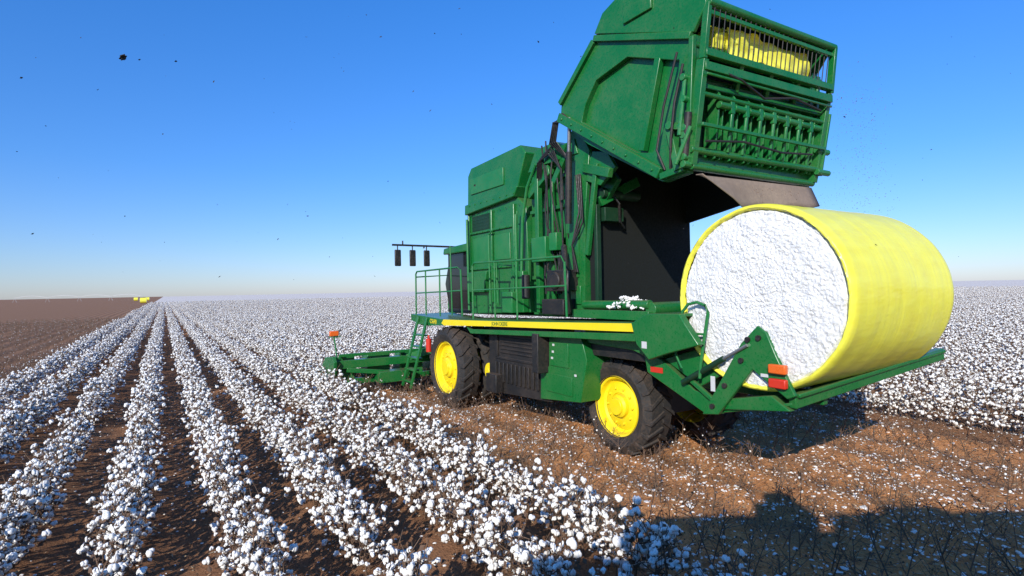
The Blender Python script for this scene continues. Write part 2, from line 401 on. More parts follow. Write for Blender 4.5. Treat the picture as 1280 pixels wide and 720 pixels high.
for _ in range(70000):
    a=r_.uniform(-9,10); b=r_.uniform(-10.5,7) if r_.random()<.45 else r_.uniform(-2.6,7); p=W(a,b)
    if p.y<2: continue
    mi=0 if r_.random()<.5 else 1
    s=r_.uniform(.008,.03)*(1.8 if r_.random()<.2 else 1); c=Vector((p.x,p.y,gh(a,b)+.014)); an=r_.random()*6.3; u=Vector((math.cos(an),math.sin(an),r_.uniform(-.4,.4)))*s; w_=Vector((-u.y,u.x,r_.uniform(-.3,.3)*s))*r_.uniform(.1,.45)
    L2.add([c-u,c+w_,c+u,c-w_],[(0,1,2,3)],mi)
lo=mk("crop_litter",L2,[TRASH,STRAW],recalc=False); lo["kind"]="stuff"; lo["label"]="dry brown leaf and twig litter"

# flying debris
L3=G()
for k in range(120):
    x=r_.uniform(-.9,.9); y=r_.uniform(6,14); zz=2.8+y*r_.uniform(.02,.52); s=r_.choice((.006,.008,.012,.02))*y/10
    leaf(L3,(x*y,y,zz),s*1.4,r_,0)
for k in range(1100):
    t=r_.random()**1.3; p=W(-1.7-r_.random()*.8,2.9+r_.gauss(0,.2)+.4*t,5.9-3.0*t+r_.gauss(0,.2)); leaf(L3,tuple(p),r_.uniform(.003,.010),r_,1)
for k in range(250):
    p=W(-1.6-r_.random()*.4,r_.uniform(.5,2.9),4.2-r_.random()**2*1.0); leaf(L3,tuple(p),r_.uniform(.003,.009),r_,1)
for k in range(5): leaf(L3,(-5.5,8,2.8+3.43),.06,r_,0)
lo=mk("flying_debris",L3,[SPECK,TRASH],recalc=False); lo["kind"]="stuff"; lo["label"]="small dark leaf fragments blowing in air"

# ------------------------------------------------------------------ HARVESTER
H=empty("cotton_harvester",None,FRAME)
H["label"]="green self-propelled cotton harvester with raised rear chamber gate"; H["category"]="harvester"
g=G()
for b in (.55,1.75): g.box(-1.6,8.2,b,b+.2,1.15,1.75)
g.box(.1,.8,.5,1.9,.55,1.3); g.beam((.46,.1,.75),(.46,2.3,.75),.28,.28); g.beam((5.86,-.1,.92),(5.86,2.5,.92),.4,.4)
for a in (-1.4,2.0,4.2,7.8): g.box(a,a+.15,.5,2.0,1.2,1.7)
g.box(1.2,4.1,.3,2.2,.62,1.8); g.box(-.9,.9,-.2,2.5,1.62,2.0)
mk("chassis",g,BLACK,H,.01)
g=G(); g.prism([(4.3,1.95),(4.34,.5),(1.91,.62),(1.87,2.05)],-.3,.25)
for i in range(11):
    a=4.0-.165*i; g.box(a-.035,a+.035,-.34,-.3,.78,1.2)
for i in range(6): g.box(2.35,3.8,-.33,-.3,1.42+.08*i,1.45+.08*i)
g.box(3.9,4.02,-.33,-.3,1.3,1.85); g.box(2.1,2.2,-.33,-.3,1.3,1.85); g.box(2.2,4.0,-.33,-.3,1.28,1.33)
mk("engine_cover",g,BLACK,H,.008)
boxes("battery_box",[(1.9,2.1,-.62,-.3,1.2,1.95),(3.7,4.15,-.5,-.32,.55,.95)],BLACK,H)
g=G(); g.prism([(2.18,.66),(2.14,1.3),(1.88,1.32),(1.86,1.92),(.92,2.0),(.75,1.55),(.94,.78)],-.38,.3)
g.box(1.25,1.8,-.4,-.38,1.35,1.8); g.box(1.15,1.95,-.4,-.38,.85,1.2)
mk("side_tank",g,GREEN,H,.02)
for a,z in ((1.7,1.75),(1.72,1.62),(1.05,1.25),(1.75,1.5)): mk("warning_decal",G().box(a-.04,a+.02,-.408,-.402,z-.02,z+.02),WHITE,H)
g=G(); g.cyl((4.45,-.25,.92),(4.45,.2,.92),.2,24); g.cyl((4.45,-.3,.92),(4.45,-.25,.92),.1,16)
mk("axle_housing",g,YEL,H,.01)
g=G(); 
g.prism([(8.3,2.16),(6.08,2.08),(-.65,2.26),(-.65,2.2),(6.08,2.0),(8.3,2.08)],-.6,.6)
g.prism([(8.3,2.18),(-.65,2.262),(-.65,2.23),(8.3,2.14)],.6,2.9)
g.prism([(8.3,2.08),(6.1,2.02),(6.1,1.93),(7.4,1.86),(8.3,1.98)],-.6,-.5)
g.prism([(4.9,1.95),(4.7,1.9),(1.9,2.0),(-.65,2.1),(-.65,1.98),(1.9,1.9),(4.7,1.8)],-.58,-.5)
mk("deck",g,GREEN,H,.01)
g=G(); g.prism([(6.08,2.08),(5.0,2.10),(3.5,2.135),(1.5,2.19),(-.62,2.255),(-.65,2.13),(-.3,2.12),(1.5,2.075),(3.5,2.02),(5.0,1.97),(6.05,1.93),(6.2,1.98)],-.618,-.602)
mk("yellow_stripe",g,YEL,H)
def text(body,size,a,b,z,mat,name,ext=.002,slope=0):
    cu=bpy.data.curves.new(name,'FONT'); cu.body=body; cu.size=size; cu.extrude=ext; cu.align_x='CENTER'; cu.align_y='CENTER'
    t=bpy.data.objects.new("tmp",cu); me=bpy.data.meshes.new_from_object(t); me.name=name; me.materials.clear(); me.materials.append(mat)
    o=bpy.data.objects.new(name,me); COL.objects.link(o); o.parent=H
    Mx=Matrix(((-1,0,0,a),(0,0,1,-b),(0,1,0,z),(0,0,0,1))); o.matrix_local=Mx@Matrix.Rotation(slope,4,'Z'); return o
text("JOHN DEERE",.115,3.3,-.622,2.082,GREEN,"maker_lettering",slope=.028)
text("CS690",.16,6.75,-.603,2.0,YEL,"model_lettering",slope=-.03)
g=G(); g.prism([(-.6,2.26),(-.94,2.41),(-1.53,2.42),(-1.62,2.3),(-1.85,2.02),(-1.3,1.86),(-.95,1.74),(-.7,1.95)],-.62,-.5)
g.prism([(-.6,2.262),(-.94,2.412),(-1.53,2.422),(-1.53,2.38),(-.94,2.36),(-.6,2.2)],-.5,2.8)
g.prism([(.9,2.1),(-.7,2.1),(-.95,1.74),(-.6,1.72),(-.3,1.8),(.8,1.84)],-.3,.0)
mk("rear_fender",g,GREEN,H,.012)
# accumulator
g=G()
g.prism([(5.98,2.2),(5.94,4.75),(3.7,4.9),(3.3,4.6),(3.2,2.3)],.1,2.4)
g.prism([(5.92,4.95),(5.88,5.7),(5.7,5.88),(3.4,5.95),(3.2,5.75),(3.55,5.0)],.05,2.45)
g.prism([(5.97,4.72),(5.95,4.97),(3.45,5.06),(3.6,4.85)],-.02,2.5)
for a in (5.9,4.75,3.75): g.box(a-.035,a+.035,.04,.1,2.5,4.72)
g.box(3.7,5.9,.05,.1,3.3,3.37); g.box(3.8,5.85,.05,.1,4.2,4.26)
g.prism([(5.8,3.25),(4.85,3.25),(4.95,2.75),(5.75,2.75)],-.05,.1)
g.box(3.25,3.75,-.05,.1,2.3,3.2)
mk("cotton_accumulator",g,GREEN,H,.02)
boxes("accumulator_panel",[(4.95,5.7,.075,.097,3.5,4.1),(3.95,4.65,.075,.097,3.5,4.1),(4.1,5.7,.02,.048,5.2,5.6)],GREEN2,H)
g=G()
for z in (4.3,4.38,4.46,4.54,4.62): g.box(4.9,5.75,.085,.098,z,z+.03)
g.box(4.88,5.77,.09,.099,4.28,4.66)
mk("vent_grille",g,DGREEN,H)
g=G()
for a in np.arange(3.5,5.95,.28):
    for z in (2.45,3.33,4.23,4.68): g.cyl((a,.035,z),(a,.055,z),.016,6)
for a in np.arange(3.6,5.9,.3): g.cyl((a,-.04,4.92),(a,-.02,4.92),.016,6)
mk("bolt_row",g,GREEN2,H)
g=G()
g.tube([(3.3,-.0,2.4),(3.32,-.03,3.2),(3.25,-.02,4.3),(3.0,-.05,4.95),(2.6,-.1,5.35)],.035,10)
g.tube([(3.45,-.08,2.4),(3.47,-.08,3.6),(3.4,-.06,4.5)],.022,8); g.tube([(3.55,-.08,2.4),(3.6,-.08,3.4),(4.4,-.02,3.45),(4.4,-.0,2.5)],.02,8)
g.tube([(5.85,-.0,2.3),(5.85,-.02,4.6)],.03,8); g.tube([(4.75,-.0,2.3),(4.75,-.02,4.1),(4.6,-.0,4.2)],.02,8)
mk("body_pipe",g,GREEN2,H)
# middle body
g=G(); g.box(1.65,3.25,.22,2.5,2.25,5.55); 
g.prism([(3.2,5.3),(2.9,5.72),(2.2,5.75),(1.7,5.5),(1.7,5.2)],.1,2.6)
for z in (3.0,3.7,4.4,5.0): g.box(1.7,3.2,.14,.22,z,z+.08)
for a in (2.9,2.35,1.85): g.box(a,a+.09,.12,.22,2.3,5.4)
g.prism([(3.1,4.9),(2.3,5.3),(2.25,5.1),(3.0,4.7)],-.02,.2)
mk("duct_housing",g,GREEN,H,.012)
g=G()
g.prism([(1.62,2.27),(1.72,4.5),(1.6,5.75),(1.3,5.8),(1.0,5.3),(1.15,4.2),(1.22,2.3)],-.02,.22)
g.prism([(1.62,2.27),(1.6,5.75),(1.3,5.8),(1.0,5.3),(1.15,4.2),(1.22,2.3)],2.45,2.65)
g.box(1.0,1.6,.0,2.65,5.1,5.3); g.prism([(2.4,5.3),(2.3,5.5),(1.4,5.6),(1.3,5.3)],-.05,.1)
g.beam((2.7,.02,2.4),(2.7,.02,5.3),.12,.12); g.beam((2.1,.0,4.9),(1.5,.0,5.6),.1,.14)
g.beam((1.15,-.02,5.0),(.35,-.1,4.75),.1,.16); g.beam((1.1,-.02,3.4),(.75,-.06,5.0),.08,.1)
g.prism([(1.1,4.75),(.9,5.25),(.5,5.15),(.3,4.85),(.7,4.6)],-.04,.04)
g.prism([(1.5,3.0),(1.35,3.0),(1.3,4.9),(1.45,4.9)],-.05,-.01); g.prism([(1.45,2.5),(1.3,2.5),(1.3,2.85),(1.45,2.85)],-.05,-.01)
mk("chamber_frame",g,GREEN,H,.012)
mk("inner_arm",G().beam((.9,.1,4.35),(.75,.9,4.75),.12,.18),GREEN,H,.01)
mk("inner_bracket",G().prism([(.9,4.3),(.5,4.7),(.7,4.9),(1.0,4.6)],.2,.3),GREEN,H,.01)
mk("inner_roller",G().cyl((.85,.1,4.5),(.85,1.0,4.5),.1,14),DGREEN,H,.01)
mk("inner_box",G().box(.8,1.0,.15,.6,4.0,4.25),DGREEN,H,.01)
mk("inner_post",G().beam((.9,.05,2.5),(.9,.05,4.3),.1,.08),DGREEN,H,.01)
g=G(); g.tube([(.85,.3,4.6),(.7,.4,4.3),(.8,.5,4.0),(.9,.7,3.9)],.025,8); mk("inner_hose",g,BLACK,H)
g=G(); g.box(.99,1.12,.05,2.6,2.45,5.4)
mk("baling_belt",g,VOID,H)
g=G(); g.cyl((1.1,-.12,2.5),(-.52,-.12,2.52),.075,16); g.cyl((-.55,-.15,2.45),(-.55,2.6,2.45),.11,20); g.cyl((.1,-.05,2.42),(.1,2.6,2.42),.1,20); g.box(-.45,1.2,-.1,2.6,2.3,2.38)
g.box(-.6,1.3,-.25,-.1,2.27,2.42)
mk("chamber_floor",g,GREEN,H,.008)
g=G(); RR=random.Random(3)
for _ in range(260):
    aa=RR.gauss(.0,.16); bb=RR.gauss(-.02,.09); boll(g,(aa,-bb,2.48+max(0,.17-abs(aa)*.7)*RR.random()),RR.uniform(.02,.04),RR,I1,3)
mk("loose_cotton",g,COTTON,H,recalc=False)
boxes("valve_box",[(2.25,2.75,-.15,.1,3.35,3.85),(1.95,2.2,-.1,.1,3.55,3.9),(3.3,3.75,-.3,.05,2.3,2.75)],GREEN2,H)
g=G(); g.box(1.4,1.95,-.35,.1,2.75,3.15); g.cyl((1.65,-.4,2.95),(1.65,-.3,2.95),.16,20); mk("hydraulic_pump",g,BLACK,H,.02)
mk("oil_filter",G().cyl((2.9,-.2,2.6),(2.9,-.2,3.1),.09,14),BLACK,H,.02)
mk("pump_base",G().box(1.5,2.2,-.3,.1,2.3,2.6),BLACK,H,.02)
g=G(); RR=random.Random(9)
for i in range(9):
    a0=1.75+.08*i; pts=[]
    for k in range(9):
        t=k/8; pts.append((a0+.1*math.sin(t*5+i)+(.2*t if i%2 else 0),-.0-.05*math.sin(t*7+i*2),2.7+(2.3+.1*i)*t*(.5 if i%3==0 else 1)))
    g.tube(pts,.018,7)
for i in range(4):
    g.tube([(2.7-.05*i,.0,5.0),(2.5-.05*i,-.12,5.35+.03*i),(2.1-.04*i,-.14,5.45+.04*i),(1.75,-.1,5.1),(1.7+.03*i,-.08,4.5)],.018,7)
for i in range(4):
    g.tube([(1.5,-.05,5.2),(1.75+.06*i,-.22,5.6),(1.6+.05*i,-.26,5.95),(1.35,-.34,6.0-.05*i),(1.15,-.36,5.85)],.02,7)
for i in range(3):
    g.tube([(1.35-.06*i,-.06,4.9),(1.2-.05*i,-.12,4.2-.1*i),(1.4,-.14,3.6),(1.3+.05*i,-.1,3.1)],.018,7)
g.tube([(1.35,-.3,2.35),(1.25,-.38,2.7),(1.3,-.35,3.1),(1.55,-.2,3.4),(1.7,-.1,3.6)],.06,10)
mk("hydraulic_hose",g,BLACK,H)
g=G(); g.cyl((1.42,-.2,4.0),(1.3,-.25,5.3),.06,16); g.cyl((1.3,-.25,5.3),(1.2,-.3,5.9),.035,12,1)
mk("gate_cylinder",g,[BLACK,STEEL],H)
# rails
g=G(); rb=-.6
def rail(pts,r=.022): g.tube(pts,r,8)
rail([(4.5,rb,2.15),(4.5,rb,3.36),(4.4,rb,3.42),(2.5,rb,3.38),(1.15,rb,3.37),(1.04,rb,3.27),(1.0,rb,2.3)])
rail([(4.5,rb,2.8),(1.03,rb,2.85)],.018)
for a in (3.5,2.62): rail([(a,rb,2.2),(a,rb,3.4)],.02)
rail([(2.62,rb,3.4),(2.62,rb,4.3)],.03)
rail([(7.9,rb,2.15),(7.88,rb,3.28),(7.8,rb,3.35),(5.3,rb,3.36),(5.1,rb,3.3),(5.05,rb,2.2)]); rail([(7.9,rb,2.75),(5.1,rb,2.8)],.018)
for a in (7.2,6.3): rail([(a,rb,2.15),(a,rb,3.35)],.02)
rail([(7.9,rb,3.2),(7.9,.4,3.25),(7.9,.4,2.2)],.02)
rail([(5.6,rb,2.2),(5.6,-.62,3.9)],.018)
mk("handrail",g,GREEN2,H)
# cab
g=G(); g.prism([(7.7,2.25),(7.95,3.0),(7.6,3.85),(6.45,3.85),(6.4,2.25)],.32,2.2); cab=mk("cab",g,GLASS,H,.03)
g=G(); g.prism([(7.8,3.83),(7.75,4.0),(6.3,4.05),(6.25,3.83)],.2,2.3); mk("cab_roof",g,GREEN,cab,.03)
g=G(); g.box(6.38,6.48,.29,.36,2.25,3.84); g.box(7.55,7.65,.29,.36,2.25,3.84); g.box(6.4,7.7,.29,.36,2.2,2.3); mk("cab_pillar",g,BLACK,cab,.01)
g=G(); g.beam((7.8,-1.3,4.08),(7.7,1.2,4.05),.05,.05); g.beam((7.2,-.3,4.02),(7.75,-.3,4.06),.04,.04); 
for b in (-1.15,-.72,-.3): g.cyl((7.8,b,4.1),(7.8,b,3.95),.015,6)
g.cyl((7.8,-1.0,4.08),(7.8,-1.0,4.2),.02,6)
arm=mk("mirror_arm",g,BLACK,H)
for b in (-1.15,-.72,-.3):
    g=G(); g.box(7.76,7.82,b-.09,b+.09,3.5,3.95); mk("mirror",g,BLACK,arm,.025)
# ladder
g=G()
for a in (7.15,7.75): g.beam((a-.05,-.62,2.1),(a+.25,-1.0,.2),.05,.1)
for k in range(6):
    t=k/5.3; g.box(7.12+.3*t,7.78+.3*t,-.66-.38*t,-.6-.38*t+.12,1.9-1.65*t,1.94-1.65*t)
mk("ladder",g,GREEN,H,.006)
g=G(); g.cyl((6.88,-.68,1.2),(6.88,-.68,1.55),.075,18); g.cyl((6.88,-.68,1.55),(6.88,-.68,1.64),.03,10); mk("fire_extinguisher",g,RED,H,.01)
# wheels
def wheel(ca,cz,b0,wd,Rt,rr,side=-1,nl=20):
    e=empty("wheel",H); e.location=(ca,-(b0),cz)
    def B(x): return x if side<0 else wd-x   # x=0 outer face
    prof=[(rr,B(.04)),(rr+.05,B(.0)),((rr+Rt)/2,B(-.035)),(Rt-.13,B(.0)),(Rt-.055,B(.05)),(Rt-.04,B(wd*.5)),(Rt-.055,B(wd-.05)),(Rt-.13,B(wd)),((rr+Rt)/2,B(wd+.035)),(rr+.05,B(wd)),(rr,B(wd-.04))]
    g=G(); g.lathe(0,0,prof,64,closed=True)
    for i in range(nl):
        for s in (0,1):
            th=2*math.pi*(i+(.5 if s else 0))/nl; vv=[]
            for (tt,x0,r1) in ((0,wd*.52,Rt),(.20,.02,Rt-.02)):
                x=x0 if s==0 else wd-x0
                for dt in (-.038,.038):
                    for r in (Rt-.09,r1):
                        an=th+tt+dt; vv.append((r*math.cos(an),-B(x),r*math.sin(an)))
            g.add(vv,[(0,1,3,2),(4,6,7,5),(0,4,5,1),(2,3,7,6),(1,5,7,3),(0,2,6,4)])
            x=.02 if s==0 else wd-.02; x2=-.02 if s==0 else wd+.02
            vv=[]
            for (xx,r0,r1) in ((x,Rt-.1,Rt-.02),(x2,Rt-.2,Rt-.12)):
                for dt in (-.038,.038):
                    for r in (r0,r1): an=th+.2+dt; vv.append((r*math.cos(an),-B(xx),r*math.sin(an)))
            g.add(vv,[(0,1,3,2),(4,6,7,5),(0,4,5,1),(2,3,7,6),(1,5,7,3),(0,2,6,4)])
    mk("tyre",g,RUBBER,e,.006)
    g=G(); g.lathe(0,0,[(rr+.015,B(.0)),(rr+.02,B(.03)),(rr-.03,B(.05)),(rr-.05,B(.14)),(rr*.82,B(.17)),(rr*.74,B(.13)),(rr*.45,B(.10)),(rr*.42,B(.13)),(0.001,B(.13))],48)
    g.lathe(0,0,[(rr+.015,B(wd)),(rr-.04,B(wd-.1)),(rr-.05,B(.15))],48)
    mk("rim",g,YEL,e)
    g=G(); g.lathe(0,0,[(rr*.40,B(.135)),(rr*.38,B(.06)),(rr*.30,B(.03)),(rr*.28,B(-.01)),(.001,B(-.015))],32)
    for k in range(10):
        an=2*math.pi*k/10; c=(math.cos(an)*rr*.6,math.sin(an)*rr*.6); g.cyl((c[0],B(.08),c[1]),(c[0],B(.125),c[1]),.022,6)
    mk("hub",g,YEL,e,.004)
    return e
wheel(.46,.745,0,.55,.86,.51); wheel(.46,.745,1.85,.55,.86,.51,side=1)
wheel(5.86,.90,-.7,.5,1.02,.63); wheel(5.86,.90,-.05,.45,1.02,.63); wheel(5.86,.90,1.95,.45,1.02,.63,side=1); wheel(5.86,.90,2.6,.5,1.02,.63,side=1)
# ------------ gate
gate=empty("rear_gate",H)
out=[(1.48,5.9),(1.42,6.25),(.43,7.07),(-.6,6.7),(-1.64,6.28),(-1.44,4.40),(-.99,4.35),(.7,5.3)]
inn=[(.86,5.72),(.75,6.0),(.45,6.33),(-.3,6.45),(-1.35,6.02),(-1.24,5.4),(-.80,4.82),(-.46,4.90)]
for nm,b0,b1,bp0,bp1 in (("gate_side",-.3,-.16,-.2,-.17),("gate_side",2.56,2.7,2.57,2.6)):
    g=G(); g.ring(out,inn,b0,b1); g.prism([(x,z) for x,z in out],bp0,bp1)
    s=-1 if b0<0 else 1; o_=b0 if s<0 else b1
    def bx(p,q,wd,ht): g.beam((p[0],o_+s*.03,p[1]),(q[0],o_+s*.03,q[1]),wd,ht)
    bx((1.45,5.96),(-.98,4.47),.1,.16); bx((-.99,4.42),(-1.43,4.47),.08,.1); bx((.43,7.02),(-1.6,6.27),.08,.1)
    bx((1.42,6.2),(.45,6.98),.08,.1); g.beam((-.95,o_-s*.03,6.2),(-.58,o_-s*.03,4.9),.1,.12)
    bx((-1.5,4.5),(-1.62,6.25),.08,.08)
    for t in np.linspace(.05,.95,9): g.cyl((1.45-2.43*t,o_+s*.08,5.96-1.49*t),(1.45-2.43*t,o_+s*.1,5.96-1.49*t),.025,6)
    mk(nm,g,GREEN,gate,.012)
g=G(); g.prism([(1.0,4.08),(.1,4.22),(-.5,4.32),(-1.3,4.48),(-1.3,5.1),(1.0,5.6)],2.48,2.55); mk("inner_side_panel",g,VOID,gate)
g=G(); hood=[(.43,7.1),(.22,7.36),(-.15,7.47),(-.7,7.42),(-1.86,6.72),(-1.86,6.6),(-1.64,6.3)]
g.prism(hood,-.34,-.28); g.prism(hood,2.68,2.74)
for p,q in zip(hood[:4],hood[1:5]): g.add([(p[0],.3,p[1]),(q[0],.3,q[1]),(q[0],-2.7,q[1]),(p[0],-2.7,p[1]),(p[0],.3,p[1]-.04),(q[0],.3,q[1]-.04),(q[0],-2.7,q[1]-.04),(p[0],-2.7,p[1]-.04)],[(0,1,2,3),(7,6,5,4),(0,4,5,1),(1,5,6,2),(2,6,7,3),(3,7,4,0)])
g.box(-.9,-.3,-.38,-.34,6.95,7.25)
mk("wrap_hood",g,GREEN,gate,.012)
g=G(); arc=[(1.3,6.1),(.5,6.85),(-.5,6.65),(-1.25,6.2),(-1.38,5.4),(-1.3,4.6)]
for p,q in zip(arc[:-1],arc[1:]): g.beam((p[0],1.2,p[1]),(q[0],1.2,q[1]),2.75,.05)
for i in range(9):
    b=.0+.29*i
    for p,q in zip(arc[:-1],arc[1:]): g.beam((p[0],b+.1,p[1]-.05),(q[0],b+.1,q[1]-.05),.2,.03)
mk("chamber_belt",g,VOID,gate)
g=G()
g.cyl((-1.88,-.32,6.62),(-1.92,2.72,6.62),.055,16); g.beam((-1.86,-.3,6.5),(-1.9,2.7,6.5),.05,.06)
g.beam((-1.78,-.3,5.98),(-1.86,2.7,5.98),.10,.10); g.beam((-1.74,-.3,5.80),(-1.82,2.7,5.8),.14,.12); g.beam((-1.6,-.3,5.6),(-1.68,2.7,5.6),.1,.08)
g.cyl((-1.7,-.3,5.45),(-1.74,2.7,5.45),.035,12)
g.beam((-1.86,-.3,6.62),(-1.76,-.3,5.9),.07,.1); g.beam((-1.92,2.7,6.62),(-1.84,2.7,5.9),.07,.1); g.beam((-1.74,-.28,5.9),(-1.5,-.28,4.5),.1,.14); g.beam((-1.8,2.68,5.9),(-1.52,2.68,4.5),.1,.14)
g.cyl((-1.56,-.36,4.70),(-1.6,2.72,4.70),.05,14); g.cyl((-1.52,-.3,4.48),(-1.52,2.7,4.48),.05,14); g.beam((-1.44,-.3,4.55),(-1.44,2.7,4.55),.08,.2)
g.beam((-1.72,-.3,5.02),(-1.74,2.7,5.02),.04,.05); g.cyl((-1.6,-.3,6.15),(-1.66,2.7,6.15),.05,14); g.cyl((-1.5,-.3,5.72),(-1.56,2.7,5.72),.06,14); g.cyl((-1.82,-.3,5.68),(-1.86,2.7,5.68),.02,8)
for b in (.5,1.2,1.9): g.beam((-1.78,b,5.98),(-1.62,b+.05,5.6),.06,.1)
mk("gate_crossbar",g,GREEN,gate,.008)
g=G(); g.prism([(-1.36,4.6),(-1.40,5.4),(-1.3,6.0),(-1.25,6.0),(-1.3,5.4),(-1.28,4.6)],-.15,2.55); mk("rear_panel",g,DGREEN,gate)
for i in range(8):
    b=.12+.33*i; g=G()
    g.prism([(-1.40,4.60),(-1.58,4.62),(-1.70,5.5),(-1.62,5.62),(-1.40,5.62)],b,b+.03)
    g.prism([(-1.40,4.60),(-1.56,4.62),(-1.67,5.5),(-1.40,5.6)],b+.13,b+.155)
    g.box(-1.50,-1.44,b,b+.15,4.65,5.5)
    g.cyl((-1.70,b-.03,5.35),(-1.70,b+.2,5.35),.05,12)
    g.cyl((-1.62,b+.24,4.72),(-1.72,b+.24,5.3),.028,8); g.box(-1.74,-1.68,b+.2,b+.28,5.25,5.42)
    mk("gate_rib",g,GREEN2 if i%2 else GREEN,gate,.005)
g=G(); 
for i in range(26):
    b=-.2+.112*i; g.cyl((-1.9,b,6.6),(-1.82,b,6.0),.008,5)
mk("guard_rod",g,BLACK,gate)
g=G(); n=40
prof=[.05+2.1*k/47 for k in range(48)]
vv=[];ff=[]
for k,bb in enumerate(prof):
    for i in range(n):
        an=2*math.pi*i/n; r=.19+.04*noise.noise(Vector((math.cos(an)*2,math.sin(an)*2,bb*5)))+.02*noise.noise(Vector((math.cos(an)*5,math.sin(an)*5,bb*12))); vv.append((-1.52+r*math.cos(an),-bb,6.32+r*math.sin(an)))
for k in range(len(prof)-1):
    for i in range(n): ff.append((k*n+i,k*n+(i+1)%n,(k+1)*n+(i+1)%n,(k+1)*n+i))
ff+=[tuple(range(n)),tuple((len(prof)-1)*n+i for i in range(n))]; g.add(vv,ff)
mk("wrap_roll",g,WRAP,gate)
g=G(); vv=[];ff=[]; NA=50; NB=12
for k in range(NA):
    bb=.2+2.0*k/(NA-1)
    for i in range(NB):
        t=i/(NB-1); vv.append((-1.74-.03*math.sin(t*5+bb*3)-.07*noise.noise(Vector((bb*4,t*2.5,0))),-bb-.15*t,6.46-.40*t+.05*noise.noise(Vector((bb*3,0,7)))))
for k in range(NA-1):
    for i in range(NB-1): ff.append((k*NB+i,k*NB+i+1,(k+1)*NB+i+1,(k+1)*NB+i))
g.add(vv,ff); mk("loose_wrap_sheet",g,WRAP,gate)
for i,(z0,z1) in enumerate(((4.6,5.4),(4.9,5.7),(4.5,5.0))):
    g=G(); g.cyl((-1.5+.04*i,-.42-.04*i,z0),(-1.45-.08*i,-.4,z1),.03,10); g.cyl((-1.5,-.45,z0),(-1.5,-.3,z0),.05,12); g.cyl((-1.52,-.45,z1),(-1.52,-.3,z1),.05,12); mk("latch_rod",g,GREEN2,gate,.005)
g=G(); g.beam((-1.35,-.38,4.45),(-1.2,-.38,5.1),.05,.1); g.beam((-1.55,-.4,5.0),(-1.2,-.38,5.1),.05,.07); g.cyl((-1.25,-.45,5.1),(-1.25,-.3,5.1),.06,12)
mk("latch_bracket",g,GREEN2,gate,.005)
g=G(); g.beam((-1.6,2.75,4.6),(-1.75,2.8,5.6),.05,.1)
for z in (4.65,5.0,5.5): g.cyl((-1.65,2.6,z),(-1.65,2.95,z),.05,10)
mk("latch_bracket",g,GREEN2,gate,.005)
g=G(); g.tube([(-1.2,-.36,4.5),(-1.3,-.45,4.9),(-1.35,-.42,5.4),(-1.5,-.4,5.9)],.02,7); g.tube([(-1.1,-.36,4.5),(-1.0,-.42,4.8),(-1.15,-.42,5.4),(-1.4,-.4,6.1)],.018,7)
g.tube([(-1.74,-.2,5.85),(-1.85,.4,5.7),(-1.8,1.0,5.55),(-1.84,1.7,5.66),(-1.8,2.5,5.6)],.018,7); g.tube([(-1.7,-.2,4.8),(-1.72,.6,4.88),(-1.74,1.5,4.82),(-1.7,2.4,4.9)],.016,7)
g.cyl((-1.5,-.40,4.6),(-1.58,-.40,5.2),.05,12)
mk("gate_hose",g,BLACK,gate)
g=G(); n=14; vv=[];ff=[]
for i in range(n+1):
    for j in range(6):
        t=i/n; s=j/5; b=-.25+2.85*t
        drop=(.46-.12*t)*min(1,(b+.25)/.8+.02)*(1+.05*math.sin(t*23)); vv.append((-1.56-.12*s-.04*math.sin(t*9)*s,-b,4.36+.04*t-drop*s))
for i in range(n):
    for j in range(5): ff.append((i*6+j,i*6+j+1,(i+1)*6+j+1,(i+1)*6+j))
g.add(vv,ff); fl_=mk("tail_flap",g,FLAP,gate)
md=fl_.modifiers.new("s",'SOLIDIFY'); md.thickness=.012
# ------------ cradle
g=G()
g.beam((-2.95,-.32,1.41),(-3.3,2.7,1.78),.10,.16); g.beam((-3.02,-.32,1.49),(-3.34,2.7,1.82),.06,.05)
g.add([(-2.95,.32,1.40),(-3.3,-2.7,1.76),(-2.2,-2.6,1.30),(-1.8,.3,1.10),(-2.95,.32,1.36),(-3.3,-2.7,1.72),(-2.2,-2.6,1.26),(-1.8,.3,1.06)],[(0,1,2,3),(7,6,5,4),(0,4,5,1),(1,5,6,2),(2,6,7,3),(3,7,4,0)])
for b in (.3,1.1,1.9): g.beam((-1.0,b,1.35),(-3.0,b,1.35+.12*b),.1,.16)
g.prism([(-.6,1.78),(-.66,1.5),(-1.72,1.06),(-1.98,1.10),(-1.95,1.3),(-1.55,1.35),(-.95,1.72)],-.36,-.26)
g.prism([(-1.72,1.06),(-1.98,1.10),(-2.5,1.75),(-2.95,1.45),(-3.05,1.5),(-2.82,1.95),(-2.70,2.22),(-2.58,2.3),(-2.34,2.06),(-2.15,1.75)],-.42,-.36)
g.prism([(-1.9,1.15),(-2.0,1.3),(-2.7,1.45),(-2.95,1.3)],-.36,-.2)
g.prism([(-.95,1.72),(-1.85,2.02),(-1.95,1.85),(-2.3,2.0),(-2.2,1.75),(-1.6,1.4)],-.3,-.24)
g.box(-1.0,-.6,-.2,2.6,1.45,1.75)
g.beam((-1.5,-.38,1.5),(-2.0,-.38,1.2),.06,.06)
cr=mk("bale_cradle",g,GREEN,H,.012)
g=G(); g.tube([(-1.72,-.45,1.55),(-1.75,-.45,1.8),(-1.88,-.45,2.45),(-1.83,-.45,2.54),(-1.7,-.45,2.58),(-1.55,-.45,2.55),(-1.45,-.45,2.45),(-1.3,-.45,1.88),(-1.4,-.45,1.65)],.022,10)
g.tube([(-1.8,-.45,2.15),(-1.4,-.45,2.15)],.016,8)
mk("grab_loop",g,GREEN2,cr)
